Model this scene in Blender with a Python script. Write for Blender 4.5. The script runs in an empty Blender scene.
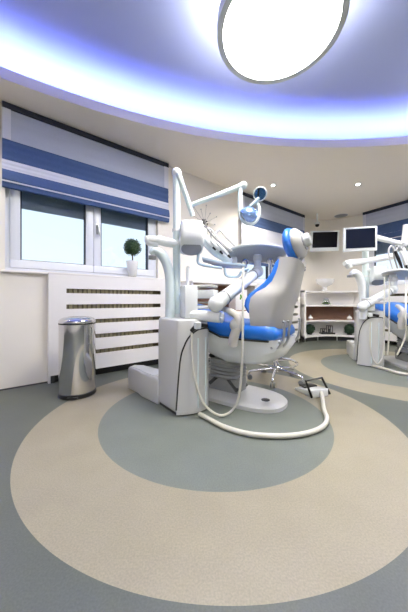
import bpy, bmesh, math, random
from mathutils import Vector, Matrix
random.seed(7)
C = bpy.context.scene.collection
PI = math.pi
H = 0.9                                  # camera height
def R(a): return math.radians(a)
def W(x, y, D):                          # photo point at a distance D -> world point
    return Vector(((x-204)*D/255, D, H+(300-y)*D/255))
def F(x, y):                             # photo point on the floor
    D = 255*H/(y-300); return Vector(((x-204)*D/255, D, 0))

# ------------------------------------------------------------------ materials
def srgb(c):
    return tuple(((v/255)/12.92 if v/255 <= .04045 else ((v/255+.055)/1.055)**2.4) for v in c)+(1,)
MATS = {}
def mat(name, col, rough=.5, metal=0, var=.06, scale=18, coat=0, spec=.5, trans=0, bump=0, alpha=1, sheen=0):
    if name in MATS: return MATS[name]
    m = bpy.data.materials.new(name); m.use_nodes = True
    nt = m.node_tree; b = nt.nodes['Principled BSDF']
    tc = nt.nodes.new('ShaderNodeTexCoord'); nz = nt.nodes.new('ShaderNodeTexNoise')
    nz.inputs['Scale'].default_value = scale; nz.inputs['Detail'].default_value = 3
    nt.links.new(tc.outputs['Object'], nz.inputs['Vector'])
    mx = nt.nodes.new('ShaderNodeMix'); mx.data_type = 'RGBA'
    c = srgb(col)
    mx.inputs[6].default_value = tuple(v*(1-var) for v in c[:3])+(1,)
    mx.inputs[7].default_value = tuple(min(1, v*(1+var)) for v in c[:3])+(1,)
    nt.links.new(nz.outputs['Fac'], mx.inputs[0]); nt.links.new(mx.outputs[2], b.inputs['Base Color'])
    b.inputs['Roughness'].default_value = rough; b.inputs['Metallic'].default_value = metal
    b.inputs['Coat Weight'].default_value = coat; b.inputs['Specular IOR Level'].default_value = spec
    b.inputs['Transmission Weight'].default_value = trans; b.inputs['Alpha'].default_value = alpha
    if bump:
        bp = nt.nodes.new('ShaderNodeBump'); bp.inputs['Strength'].default_value = bump
        bp.inputs['Distance'].default_value = .01
        nt.links.new(nz.outputs['Fac'], bp.inputs['Height']); nt.links.new(bp.outputs['Normal'], b.inputs['Normal'])
    MATS[name] = m; return m
def emat(name, col, strength):
    m = bpy.data.materials.new(name); m.use_nodes = True
    nt = m.node_tree; nt.nodes.clear()
    o = nt.nodes.new('ShaderNodeOutputMaterial'); e = nt.nodes.new('ShaderNodeEmission')
    e.inputs[0].default_value = tuple(col)+(1,); e.inputs[1].default_value = strength
    nt.links.new(e.outputs[0], o.inputs[0]); MATS[name] = m; return m

white_wall = mat('wall_paint', (241, 236, 226), .75, var=.015, scale=6)
ceil_paint = mat('ceiling_paint', (241, 232, 217), .85, var=.01)
recess_glow_paint = mat('recess_glow_paint', (172, 182, 226), .9, var=.01)  # blue of the LED glow is put into this ceiling colour
lacquer = mat('white_lacquer', (238, 236, 234), .32, var=.015)
plastic = mat('white_plastic', (232, 236, 236), .22, var=.015, coat=.3)
plastic_grey = mat('light_grey_plastic', (200, 201, 199), .28, var=.015, coat=.3)
shell_grey = mat('chair_shell', (184, 183, 177), .5, var=.015)
board_grey = mat('board_grey', (200, 196, 184), .55, var=.015)
mid_grey = mat('mid_grey_plastic', (140, 142, 142), .4)
dark_grey = mat('dark_grey_plastic', (62, 64, 66), .4)
black = mat('black_plastic', (20, 21, 23), .35)
blue_vinyl = mat('blue_vinyl', (28, 112, 208), .38, var=.05, scale=8, spec=.6)
blue_glass = mat('blue_glass', (180, 202, 218), .12, var=.1, spec=.8)
chrome = mat('chrome', (222, 222, 224), .09, 1, var=.02)
steel = mat('brushed_steel', (190, 192, 194), .28, 1, var=.05, scale=60)
pale_metal = mat('painted_metal', (216, 230, 230), .3, var=.015, coat=.3)
rim_metal = mat('lamp_rim', (196, 202, 204), .4, .1, var=.02)
frame_white = mat('window_pvc', (232, 236, 244), .3, var=.01)
gasket = mat('gasket', (30, 40, 60), .6)
f_light = mat('blind_light', (186, 192, 208), .9, var=.05, scale=120, bump=.1)
f_pale = mat('blind_pale', (222, 224, 234), .9, var=.04, scale=120, bump=.1)
f_dark = mat('blind_blue', (70, 92, 134), .9, var=.12, scale=50, bump=.1)
f_navy = mat('blind_rail', (44, 48, 64), .8, var=.1, scale=60)
shutter_m = mat('shutter', (150, 160, 172), .6)
slot_dark = mat('slot_backing', (92, 84, 58), .8, var=.2, scale=30)
wood = mat('brown_wood', (146, 112, 92), .5, var=.15, scale=10)
skirting_m = mat('skirting', (70, 70, 68), .6)
leaf_m = mat('boxwood_leaf', (48, 74, 44), .6, var=.4, scale=30)
bright_leaf = mat('bright_leaf', (92, 168, 48), .5, var=.2)
dark_leaf = mat('dark_leaf', (32, 58, 38), .7, var=.4, scale=30)
bark = mat('bark', (86, 66, 48), .8)
soil = mat('soil', (60, 46, 36), .9)
ceramic = mat('white_ceramic', (236, 236, 236), .18, var=.01, coat=.5)
screen_m = mat('screen_glass', (9, 12, 20), .16, var=.1, scale=2, spec=.3)
screen_b = mat('screen_glass_blue', (22, 28, 44), .2, var=.15, scale=2, spec=.3)
tile_roof = mat('roof_tile', (170, 96, 84), .8, var=.2)
house_m = mat('house_render', (226, 222, 214), .8)
ground_m = mat('outdoor_grass', (110, 124, 96), .9, var=.2, scale=2)
beige_pl = mat('beige_plastic', (214, 210, 202), .4)
hose_m = mat('hose_rubber', (206, 204, 192), .4, var=.03)
glass_clear = mat('clear_glass', (240, 246, 246), .03, trans=1)

def pane_material():
    m = bpy.data.materials.new('window_pane'); m.use_nodes = True
    nt = m.node_tree; nt.nodes.clear()
    o = nt.nodes.new('ShaderNodeOutputMaterial'); t = nt.nodes.new('ShaderNodeBsdfTransparent')
    g = nt.nodes.new('ShaderNodeBsdfGlossy'); g.inputs['Roughness'].default_value = .02
    t.inputs[0].default_value = (.93, .97, 1, 1)
    x = nt.nodes.new('ShaderNodeMixShader'); x.inputs[0].default_value = .05
    nt.links.new(t.outputs[0], x.inputs[1]); nt.links.new(g.outputs[0], x.inputs[2]); nt.links.new(x.outputs[0], o.inputs[0])
    return m
pane_m = pane_material()

C1 = (.08, 2.06); C2 = (2.5, 3.38); R_IN, R_OUT = .865, 1.31
def floor_material():
    m = bpy.data.materials.new('linoleum'); m.use_nodes = True
    nt = m.node_tree; N = nt.nodes; L = nt.links; b = N['Principled BSDF']
    g = N.new('ShaderNodeNewGeometry')
    def dist(c):
        s = N.new('ShaderNodeVectorMath'); s.operation = 'DISTANCE'
        L.new(g.outputs['Position'], s.inputs[0]); s.inputs[1].default_value = (c[0], c[1], 0); return s.outputs['Value']
    def lt(a, v):
        k = N.new('ShaderNodeMath'); k.operation = 'LESS_THAN'; L.new(a, k.inputs[0]); k.inputs[1].default_value = v; return k.outputs[0]
    def mn(a, c):
        k = N.new('ShaderNodeMath'); k.operation = 'MINIMUM'; L.new(a, k.inputs[0]); L.new(c, k.inputs[1]); return k.outputs[0]
    d = mn(dist(C1), dist(C2))
    def mixc(f, a, c):
        k = N.new('ShaderNodeMix'); k.data_type = 'RGBA'; L.new(f, k.inputs[0])
        for i, v in ((6, a), (7, c)):
            if isinstance(v, tuple): k.inputs[i].default_value = v
            else: L.new(v, k.inputs[i])
        return k.outputs[2]
    c = mixc(lt(d, R_OUT), srgb((92, 97, 88)), srgb((150, 143, 121)))
    c = mixc(lt(d, R_IN), c, srgb((112, 118, 109)))
    nz = N.new('ShaderNodeTexNoise'); nz.inputs['Scale'].default_value = 140; nz.inputs['Detail'].default_value = 4
    L.new(g.outputs['Position'], nz.inputs['Vector'])
    n2 = N.new('ShaderNodeTexNoise'); n2.inputs['Scale'].default_value = 5; n2.inputs['Detail'].default_value = 5
    L.new(g.outputs['Position'], n2.inputs['Vector'])
    mr = N.new('ShaderNodeMapRange'); mr.inputs[1].default_value = .3; mr.inputs[2].default_value = .7
    mr.inputs[3].default_value = .86; mr.inputs[4].default_value = 1.1; L.new(nz.outputs['Fac'], mr.inputs[0])
    m2 = N.new('ShaderNodeMapRange'); m2.inputs[1].default_value = .3; m2.inputs[2].default_value = .7
    m2.inputs[3].default_value = .95; m2.inputs[4].default_value = 1.04; L.new(n2.outputs['Fac'], m2.inputs[0])
    mu = N.new('ShaderNodeMath'); mu.operation = 'MULTIPLY'; L.new(mr.outputs[0], mu.inputs[0]); L.new(m2.outputs[0], mu.inputs[1])
    sc = N.new('ShaderNodeVectorMath'); sc.operation = 'SCALE'; L.new(c, sc.inputs[0]); L.new(mu.outputs[0], sc.inputs['Scale'])
    L.new(sc.outputs[0], b.inputs['Base Color'])
    b.inputs['Roughness'].default_value = .42; b.inputs['Specular IOR Level'].default_value = .4
    return m

# ------------------------------------------------------------------ mesh builder
class MB:
    def __init__(s): s.bm = bmesh.new()
    def face(s, pts):
        return s.bm.faces.new([s.bm.verts.new(p) for p in pts])
    def box(s, c, size, rz=0, M=None):
        m = (M or Matrix.Translation(c) @ Matrix.Rotation(rz, 4, 'Z')) @ Matrix.Diagonal((*size, 1))
        bmesh.ops.create_cube(s.bm, size=1, matrix=m); return s
    def obox(s, p, ax, ay, az):               # box from a corner and three edge vectors
        p = Vector(p); ax, ay, az = Vector(ax), Vector(ay), Vector(az)
        v = [s.bm.verts.new(p+ax*i+ay*j+az*k) for k in (0, 1) for j in (0, 1) for i in (0, 1)]
        for f in ((0, 2, 3, 1), (4, 5, 7, 6), (0, 1, 5, 4), (2, 6, 7, 3), (0, 4, 6, 2), (1, 3, 7, 5)): s.bm.faces.new([v[i] for i in f])
        return s
    def rings(s, rings, cap=True, closed=True):
        V = [[s.bm.verts.new(p) for p in r] for r in rings]
        n = len(V[0])
        for a, b in zip(V, V[1:]):
            for i in range(n if closed else n-1):
                j = (i+1) % n; s.bm.faces.new((a[i], a[j], b[j], b[i]))
        if cap and closed:
            s.bm.faces.new(V[0][::-1]); s.bm.faces.new(V[-1])
        return s
    def tube(s, pts, r, n=10, smooth=0, cap=True):
        pts = [Vector(p) for p in pts]
        if smooth: pts, r = catmull(pts, smooth, r)
        if not isinstance(r, (list, tuple)): r = [r]*len(pts)
        rings = []; up = None
        for i, p in enumerate(pts):
            t = (pts[min(i+1, len(pts)-1)]-pts[max(i-1, 0)]).normalized()
            if up is None: up = Vector((0, 0, 1)) if abs(t.z) < .9 else Vector((1, 0, 0))
            a = (up-t*up.dot(t)).normalized(); up = a; b = t.cross(a)
            rings.append([p+(a*math.cos(2*PI*k/n)+b*math.sin(2*PI*k/n))*r[i] for k in range(n)])
        return s.rings(rings, cap)
    def lathe(s, prof, c=(0, 0, 0), n=32, M=None):
        c = Vector(c); rings = []
        for r, z in prof:
            ring = [Vector((r*math.cos(2*PI*k/n), r*math.sin(2*PI*k/n), z)) for k in range(n)]
            rings.append([(M @ p if M else p)+c for p in ring])
        return s.rings(rings, cap=prof[0] != prof[-1])
    def ball(s, c, r, seg=16, M=None):
        rr = r if isinstance(r, (tuple, list)) else (r, r, r)
        m = Matrix.Translation(c) @ (M or Matrix()) @ Matrix.Diagonal((*rr, 1))
        bmesh.ops.create_uvsphere(s.bm, u_segments=seg, v_segments=seg//2+2, radius=1, matrix=m); return s
    def prism(s, poly, z0, z1, top=None):
        top = top or poly
        return s.rings([[Vector((x, y, z0)) for x, y in poly], [Vector((x, y, z1)) for x, y in top]])
def catmull(pts, k, r):
    rl = isinstance(r, (list, tuple)); out = []; ro = []
    P = [pts[0]]+list(pts)+[pts[-1]]; Rr = ([r[0]]+list(r)+[r[-1]]) if rl else None
    for i in range(1, len(P)-2):
        for j in range(k):
            t = j/k; a, b, c, d = P[i-1:i+3]
            out.append(.5*((2*b)+(c-a)*t+(2*a-5*b+4*c-d)*t*t+(3*b-a-3*c+d)*t**3))
            if rl: ro.append(Rr[i]*(1-t)+Rr[i+1]*t)
    out.append(P[-2]); 
    if rl: ro.append(Rr[-2])
    return out, (ro if rl else r)
WM = {}
def obj(name, mb, m, parent=None, bevel=0, seg=2, angle=38):
    bm = mb.bm
    bmesh.ops.recalc_face_normals(bm, faces=bm.faces)
    if bevel:
        ed = [e for e in bm.edges if len(e.link_faces) == 2 and e.calc_face_angle(0) > R(40)]
        bmesh.ops.bevel(bm, geom=ed, offset=bevel, segments=seg, profile=.5, affect='EDGES', clamp_overlap=True)
    if parent is not None:
        inv = WM[parent.name].inverted(); bm.transform(inv)
    me = bpy.data.meshes.new(name); bm.to_mesh(me); bm.free()
    for p in me.polygons: p.use_smooth = True
    me.set_sharp_from_angle(angle=R(angle))
    me.materials.append(m)
    o = bpy.data.objects.new(name, me); C.objects.link(o)
    if parent is not None: o.parent = parent; WM[o.name] = WM[parent.name]
    else: WM[o.name] = Matrix()
    return o
def tag(o, label, cat, group=None):
    o['label'] = label; o['category'] = cat
    if group: o['group'] = group
    return o
def thing(name, label, cat, loc=(0, 0, 0), rz=0, group=None):
    o = bpy.data.objects.new(name, None); C.objects.link(o); o.empty_display_size = .1
    o.location = loc; o.rotation_euler = (0, 0, rz)
    WM[o.name] = Matrix.Translation(loc) @ Matrix.Rotation(rz, 4, 'Z')
    return tag(o, label, cat, group)
def struct(name, mb, m, parent=None, bevel=0):
    o = obj(name, mb, m, parent, bevel)
    o['kind'] = 'structure'; return o
def dup(root, loc, rz, label, skip=()):
    r = root.copy(); C.objects.link(r); r.location = loc; r.rotation_euler = (0, 0, rz); r['label'] = label
    WM[r.name] = Matrix.Translation(loc) @ Matrix.Rotation(rz, 4, 'Z')
    for ch in list(root.children):
        if ch.name.split('.')[0] in skip: continue
        c = ch.copy(); C.objects.link(c); c.parent = r; WM[c.name] = WM[r.name]
        for g in list(ch.children):
            d = g.copy(); C.objects.link(d); d.parent = c; WM[d.name] = WM[r.name]
    return r

# ------------------------------------------------------------------ room frame
ZC, ZU = 2.85, 3.18
PL = Vector((-1.69, 2.8, 0)); dL = Vector((.786, .618, 0)).normalized(); nL = Vector((dL.y, -dL.x, 0))
PR = Vector((3.585, 5.75, 0)); dR = Vector((.5, -.866, 0)).normalized(); nR = Vector((-.866, -.5, 0)).normalized()
class Frame:                                    # wall-aligned frame: t along, off into the room
    def __init__(s, P, d, n): s.P, s.d, s.n = P, d, n
    def __call__(s, t, off=0, z=0): return s.P+s.d*t+s.n*off+Vector((0, 0, z))
    def box(s, mb, t0, t1, o0, o1, z0, z1):
        return mb.obox(s(t0, o0, z0), s.d*(t1-t0), s.n*(o1-o0), (0, 0, z1-z0))
    def t(s, px, off=0):
        r = (px-204)/255; q = s.P+s.n*off
        return (r*q.y-q.x)/(s.d.x-r*s.d.y)
L_ = Frame(PL, dL, nL); R_ = Frame(PR, dR, nR)
WALL_TH = .3; Z_SILL, Z_HEAD = 1.2, 2.36
win_L = [(L_.t(5), L_.t(158)), (L_.t(241)+.07, L_.t(241)+1.83)]
win_R = [(.08, 1.84)]
def wall_with_holes(name, fr, t0, t1, holes, m=white_wall):
    mb = MB(); cur = t0
    for a, b in holes:
        fr.box(mb, cur, a, -WALL_TH, 0, 0, ZU); fr.box(mb, a, b, -WALL_TH, 0, 0, Z_SILL); fr.box(mb, a, b, -WALL_TH, 0, Z_HEAD, ZU); cur = b
    fr.box(mb, cur, t1, -WALL_TH, 0, 0, ZU)
    return struct(name, mb, m)
A_ = L_(5.08); TA = -4.3
wall_with_holes('wall_left', L_, TA, 5.08, win_L)
TB = 6.6
wall_with_holes('wall_right', R_, -.02, TB, win_R)
# rounded corner wall at the back
corner = Vector((3.11, 6.57, 0)); B_ = R_(-.02)
mb = MB(); arc = [(1-k/16)**2*A_+2*(k/16)*(1-k/16)*corner+(k/16)**2*B_ for k in range(17)]
out = [p+(p-Vector((2.4, 4.8, 0))).normalized()*WALL_TH for p in arc]
mb.rings([[a, b, b+Vector((0, 0, ZU)), a+Vector((0, 0, ZU))] for a, b in zip(arc, out)])
struct('wall_back', mb, white_wall)
YB = -2.4
pl0 = L_(TA); pr0 = R_(TB)
mb = MB(); mb.obox((pl0.x, pl0.y-.05, 0), (-.25, 0, 0), (0, YB-pl0.y, 0), (0, 0, ZU)); struct('wall_side', mb, white_wall)
mb = MB(); mb.obox((pl0.x-.3, YB, 0), (pr0.x-pl0.x+.6, 0, 0), (0, -.25, 0), (0, 0, ZU)); struct('wall_front', mb, white_wall)
mb = MB(); mb.obox((pr0.x, YB, 0), (.25, 0, 0), (0, pr0.y-YB+.3, 0), (0, 0, ZU)); struct('wall_far', mb, white_wall)
outline = [pl0, *[L_(t) for t in (0, 3)], *arc, pr0, Vector((pr0.x, YB, 0)), Vector((pl0.x, YB, 0))]
mb = MB(); fl = [(p.x, p.y) for p in outline]
mb.prism(fl, -.06, 0); struct('floor', mb, floor_material())

# ceiling: a soffit with a large round recess, lip, and the upper ceiling
CC, CR = Vector((1.6, -2.85, 0)), 6.11
def room_hit(ang):                              # distance from recess centre to walls
    d = Vector((math.cos(ang), math.sin(ang), 0)); best = 0
    n = len(outline)
    for i in range(n):
        p, q = outline[i], outline[(i+1) % n]; e = q-p; den = d.x*e.y-d.y*e.x
        if abs(den) < 1e-9: continue
        w = p-CC; t = (w.x*e.y-w.y*e.x)/den; u = (w.x*d.y-w.y*d.x)/den
        if t > 0 and 0 <= u <= 1: best = max(best, t)
    return best
mb = MB(); a0, a1, NA = R(18), R(152), 120
rows = []
for i in range(NA+1):
    a = a0+(a1-a0)*i/NA; d = Vector((math.cos(a), math.sin(a), 0))
    ro = max(CR+.02, room_hit(a)+.1)
    rows.append([CC+d*CR+Vector((0, 0, ZC)), CC+d*ro+Vector((0, 0, ZC)), CC+d*ro+Vector((0, 0, ZC+.03)),
                 CC+d*(CR+.05)+Vector((0, 0, ZC+.03)), CC+d*(CR+.05)+Vector((0, 0, ZC+.1)), CC+d*CR+Vector((0, 0, ZC+.1))])
mb.rings(rows); struct('ceiling', mb, ceil_paint)
mb = MB(); mb.prism(fl, ZU, ZU+.08); struct('ceiling_recess', mb, recess_glow_paint)
# LED strip lying on the soffit behind the lip
mb = MB(); rows = []
for i in range(NA+1):
    a = a0+(a1-a0)*i/NA; d = Vector((math.cos(a), math.sin(a), 0))
    if room_hit(a) < CR+.18: continue
    q = [CC+d*r+Vector((0, 0, z)) for r, z in ((CR+.10, ZC+.05), (CR+.13, ZC+.05), (CR+.13, ZC+.065), (CR+.10, ZC+.065))]
    rows.append(q)
mb.rings(rows)
led = emat('led_blue', (.24, .30, 1.0), 72)
tag(obj('led_strip', mb, led), 'blue glowing light strip hidden behind the lip of the round ceiling recess', 'light strip')

# ------------------------------------------------------------------ lamps
lamp_white = emat('lamp_diffuser', (1, .955, .89), 34)
lamp_back = emat('lamp_back', (1, .97, .94), 8)
def ring_lamp(c, label):
    t = thing('ring_lamp', label, 'ceiling lamp', c, 0)
    r = .437; x, y, z = c
    mb = MB(); mb.lathe([(r-.042, 0), (r, 0), (r, .085), (r-.042, .085), (r-.042, 0)], c, 64)
    obj('rim', mb, rim_metal, t)
    mb = MB(); mb.lathe([(r-.043, .022), (r-.043, .04)], c, 64); obj('diffuser', mb, lamp_white, t)
    mb = MB(); mb.lathe([(.3, .042), (.3, .085)], c, 48); obj('back_box', mb, lamp_back, t)
    for k in range(3):
        a = 2*PI*k/3; mb = MB(); p = Vector((x+.34*math.cos(a), y+.34*math.sin(a), z+.07))
        mb.tube([p, (p.x, p.y, ZU)], .008, 8); obj('hanger', mb, rim_metal, t)
    return t
LZ = 2.79
l1 = ring_lamp((.53, 1.80, LZ), 'large round glowing ceiling lamp with grey rim above the dental chair')
dup(l1, (3.1, 2.2, LZ), 0, 'round glowing ceiling lamp over the second dental chair')
dup(l1, (.3, -1.75, LZ), 0, 'added unseen ring lamp behind the viewpoint')  # unseen lamp, added for room light; set back to keep the foreground darker
spot_e = emat('spot_bulb', (1, .95, .88), 40)
def downlight(px, py, label):
    D = 255*(ZC-H)/(300-py); p = Vector(((px-204)*D/255, D, ZC))
    t = thing('downlight', label, 'downlight', p, 0, 'recessed spots in the soffit')
    mb = MB(); mb.lathe([(.03, -.001), (.05, -.001), (.052, -.008), (.03, -.008), (.03, -.001)], p, 24); obj('trim_ring', mb, steel, t)
    mb = MB(); mb.lathe([(.029, -.004), (.029, -.001)], p, 20); obj('bulb', mb, spot_e, t)
    ld = bpy.data.lights.new('downlight_beam', 'SPOT'); ld.energy = 60; ld.spot_size = R(140); ld.spot_blend = .7; ld.shadow_soft_size = .04; ld.color = (1, .93, .84)
    lo = bpy.data.objects.new('downlight_beam', ld); C.objects.link(lo); lo.parent = t; lo.location = (0, 0, -.015)
def added_downlight(x, y, label):
    D = y; downlight(204+x*255/D, 300-(ZC-H)*255/D, label)
downlight(273, 185, 'small recessed ceiling spot above the far blind')
downlight(358, 184, 'small recessed ceiling spot above the unit monitor, nearest the two dark screens')
added_downlight(4.3, 3.3, 'added unseen ceiling spot above the second dental unit, by the far window wall')  # out of view, added to brighten the dim back of the room
added_downlight(-2.35, 1.75, 'added unseen ceiling spot above the near end of the striped blind')  # another added spot outside the view, extra fill for the room
v = Vector(((341-204)*(ZC-H)/84.5, (ZC-H)*255/84.5, ZC-.001))
t = thing('ceiling_speaker', 'flat grey oval speaker set in the soffit above the screens', 'speaker', v)
mb = MB(); mb.lathe([(.12, 0), (.13, -.006), (.12, -.014), (.02, -.02)], v, 32); obj('grille', mb, mid_grey, t)
mb = MB(); mb.lathe([(.13, 0), (.145, -.004), (.13, -.008)], v, 32); obj('rim', mb, steel, t)

# ------------------------------------------------------------------ windows and blinds
def window(n, fr, t0, t1):
    root = bpy.data.objects.new('window_%d' % n, None); C.objects.link(root); root['kind'] = 'structure'; WM[root.name] = Matrix()
    tm = (t0+t1)/2; z0, z1 = Z_SILL, Z_HEAD
    mb = MB(); o0, o1 = -.15, -.065
    fr.box(mb, t0, t1, o0, o1, z0, z0+.035); fr.box(mb, t0, t1, o0, o1, z1-.04, z1)
    fr.box(mb, t0, t0+.04, o0, o1, z0+.035, z1-.04); fr.box(mb, t1-.04, t1, o0, o1, z0+.035, z1-.04)
    struct('outer_frame', mb, frame_white, root, .004)
    for a, b in ((t0+.042, tm-.002), (tm+.002, t1-.042)):
        s = .085; mb = MB(); o0, o1 = -.135, -.042; c, d = z0+.037, z1-.042
        fr.box(mb, a, b, o0, o1, c, c+s); fr.box(mb, a, b, o0, o1, d-s, d)
        fr.box(mb, a, a+s, o0, o1, c+s, d-s); fr.box(mb, b-s, b, o0, o1, c+s, d-s)
        sa = struct('sash', mb, frame_white, root, .006)
        mb = MB(); g = .012; o0, o1 = -.11, -.06
        fr.box(mb, a+s-.001, a+s+g, o0, o1, c+s, d-s); fr.box(mb, b-s-g, b-s+.001, o0, o1, c+s, d-s)
        fr.box(mb, a+s, b-s, o0, o1, c+s-.001, c+s+g*.5); struct('gasket', mb, gasket, sa)
        mb = MB(); fr.box(mb, a+s, b-s, -.10, -.094, c+s, d-s); struct('pane', mb, pane_m, sa)
    mb = MB(); hz = 1.78
    fr.box(mb, tm+.03, tm+.055, -.042, -.032, hz-.07, hz+.07); mb.tube([fr(tm+.0425, -.032, hz+.04), fr(tm+.0425, 0, hz+.04), fr(tm+.06, .002, hz-.09)], .011, 8)
    struct('window_handle', mb, steel, root)
    mb = MB()
    z = 2.36
    while z > 1.93:
        fr.box(mb, t0+.05, t1-.05, -.205, -.19, z-.043, z-.004); fr.box(mb, t0+.05, t1-.05, -.202, -.193, z-.05, z-.04); z -= .045
    struct('roller_shutter', mb, shutter_m, root)
    mb = MB(); fr.box(mb, t0-.03, t1+.03, .0005, .05, z0-.022, z0); struct('sill', mb, lacquer, root, .005)
window(1, L_, *win_L[0]); window(2, L_, *win_L[1]); window(3, R_, *win_R[0])

def blind(fr, t0, t1, label, drop=0):
    t = thing('roman_blind', label, 'blind', fr(t0, .03, 0), 0, 'roman blinds over the windows')
    mb = MB(); fr.box(mb, t0, t1, .002, .075, 2.79, ZC-.002); obj('headrail', mb, f_navy, t, .004)
    def strip(name, z0, z1, o, m, e=0):
        mb = MB(); N = 14; rows = []
        for i in range(N+1):
            z = z0+(z1-z0)*i/N; w = .004*math.sin(i*1.3)
            rows.append([fr(t0+e, o+w, z), fr(t1-e, o+w, z), fr(t1-e, o+w+.006, z), fr(t0+e, o+w+.006, z)])
        mb.rings(rows); return obj(name, mb, m, t)
    up = strip('light_band', 2.49, 2.795, .055, f_light, .0)
    for a, b in ((t0+.002, t0+.07), (t1-.07, t1-.002)):
        mb = MB(); fr.box(mb, a, b, .066, .069, 2.49, 2.79); obj('edge_tape', mb, f_pale, up)
    strip('blue_band', 2.284, 2.492, .055, f_dark)
    if drop:
        strip('pale_band', 2.284-drop, 2.286, .055, f_pale)
        zh = 2.284-drop
    else:
        strip('pale_band', 2.165, 2.286, .06, f_pale); zh = 2.17
    # stacked folds of the raised hem
    mb = MB(); prof = [(.05, .012), (.075, .015), (.092, -.03), (.098, -.085), (.085, -.1), (.078, -.07), (.088, -.12), (.085, -.155), (.06, -.165), (.045, -.1)]
    rows = [[fr(q, o, zh+z) for o, z in prof] for q in (t0, t0+(t1-t0)*.25, t0+(t1-t0)*.5, t0+(t1-t0)*.75, t1)]
    mb.rings(rows); obj('folded_hem', mb, f_dark, t)
    mb = MB(); fr.box(mb, t0, t1, .086, .0995, zh-.11, zh-.098); obj('hem_piping', mb, f_pale, t)
    return t
blind(L_, L_.t(2, .05), L_.t(168, .05), 'blue and white striped roman blind over the window with the potted tree')
blind(L_, L_.t(241, .05), L_.t(304, .05), 'blue and white striped roman blind behind the dental chair headrest', drop=.56)
blind(R_, 0.03, 1.93, 'blue and white striped roman blind behind the second dental unit', drop=.02)

# radiator covers with horizontal slots
def cover(fr, t0, t1, off, label, s0, s1, zs, back=0):
    t = thing('radiator_cover', label, 'radiator cover', fr(t0, off, 0), 0, 'slotted radiator covers under the windows')
    mb = MB(); th = .022; ztop, zb = 1.178, .085
    edges = [zb]+[v for z in zs[::-1] for v in (z-.025, z+.025)]+[ztop]
    for i in range(0, len(edges), 2): fr.box(mb, t0+s0, t1-s1, off-th, off, edges[i], edges[i+1])
    fr.box(mb, t0, t0+s0, off-th, off, zb, ztop); fr.box(mb, t1-s1, t1, off-th, off, zb, ztop)
    bmesh.ops.remove_doubles(mb.bm, verts=mb.bm.verts, dist=1e-5)
    obj('front_panel', mb, lacquer, t)
    mb = MB(); fr.box(mb, t0, t1, back+.052, off+.0005, ztop, ztop+.022); obj('top_board', mb, lacquer, t, .003)
    for a in (t0, t1-.022):
        mb = MB(); fr.box(mb, a, a+.022, back+.004, off-th, .0, ztop); obj('side_panel', mb, lacquer, t, .002)
    mb = MB(); fr.box(mb, t0+.03, t1-.03, back+.013, back+.03, 0, .12); obj('plinth_or_shade_strip', mb, black, t)  # black strip stands in for the shade in the gap below the panel
    mb = MB(); fr.box(mb, t0+.03, t1-.03, back+.004, back+.012, .08, ztop-.01); obj('backing', mb, slot_dark, t)
    for a in (t0+.02, t1-.06):
        mb = MB(); fr.box(mb, a, a+.04, off-.06, off-.025, 0, zb); obj('foot', mb, dark_grey, t)
    mb = MB(); n = int((t1-t0-.3)/.05)
    for i in range(n):
        a = t0+.15+i*.05; fr.box(mb, a, a+.036, back+.016, min(off-.03, back+.06), .14, ztop-.08)
    obj('radiator', mb, mat('radiator', (134, 126, 98), .6), t, 0)
    return t
ZS = (1.002, .825, .65, .472, .288)
cover(L_, -.025, 1.40, .085, 'white slotted radiator cover beneath the window, behind the pedal bin', .17, .08, ZS)
cover(L_, 3.0, 4.55, .25, 'white slotted radiator cover behind the dental chair, beside the curved shelf', .17, .08, (.9, .755, .6, .435, .275))
cover(R_, .25, 1.95, .22, 'white slotted radiator cover behind the second dental unit', .12, .12, ZS)
mb = MB(); L_.box(mb, TA, -.0, 0, .012, 0, .012); struct('baseboard_left', mb, skirting_m)
mb = MB(); q = [p for p in arc]
inn = [p-(p-Vector((2.4, 4.8, 0))).normalized()*.015 for p in arc]
mb.rings([[a, b, b+Vector((0, 0, .09)), a+Vector((0, 0, .09))] for a, b in zip(arc, inn)]); struct('baseboard_back', mb, skirting_m)

# outside
mb = MB(); mb.box((0, 40, -3.1), (200, 120, .1)); g = struct('ground_outside', mb, ground_m)
def house(x, y, w, d, h, label):
    t = thing('house', label, 'house', (x, y, -3.05), R(38), 'houses outside the window')
    mb = MB(); M = Matrix.Translation((x, y, -3.05+h/2)) @ Matrix.Rotation(R(38), 4, 'Z')
    mb.box(None, (w, d, h), M=M); obj('walls', mb, house_m, t)
    M = Matrix.Translation((x, y, -3.05+h)) @ Matrix.Rotation(R(38), 4, 'Z')
    mb = MB(); a = w/2+.4; b = d/2+.4
    pts = [Vector(v) for v in ((-a, -b, 0), (a, -b, 0), (a, b, 0), (-a, b, 0), (-a*.5, 0, 1.6), (a*.5, 0, 1.6))]
    vs = [mb.bm.verts.new(M @ p) for p in pts]
    for f in ((0, 1, 5, 4), (2, 3, 4, 5), (1, 2, 5), (3, 0, 4), (3, 2, 1, 0)): mb.bm.faces.new([vs[i] for i in f])
    obj('roof', mb, tile_roof, t)
house(-6.4, 25.5, 6, 6, 5.0, 'red tiled house far outside, seen low in the window beside the potted tree')

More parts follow.
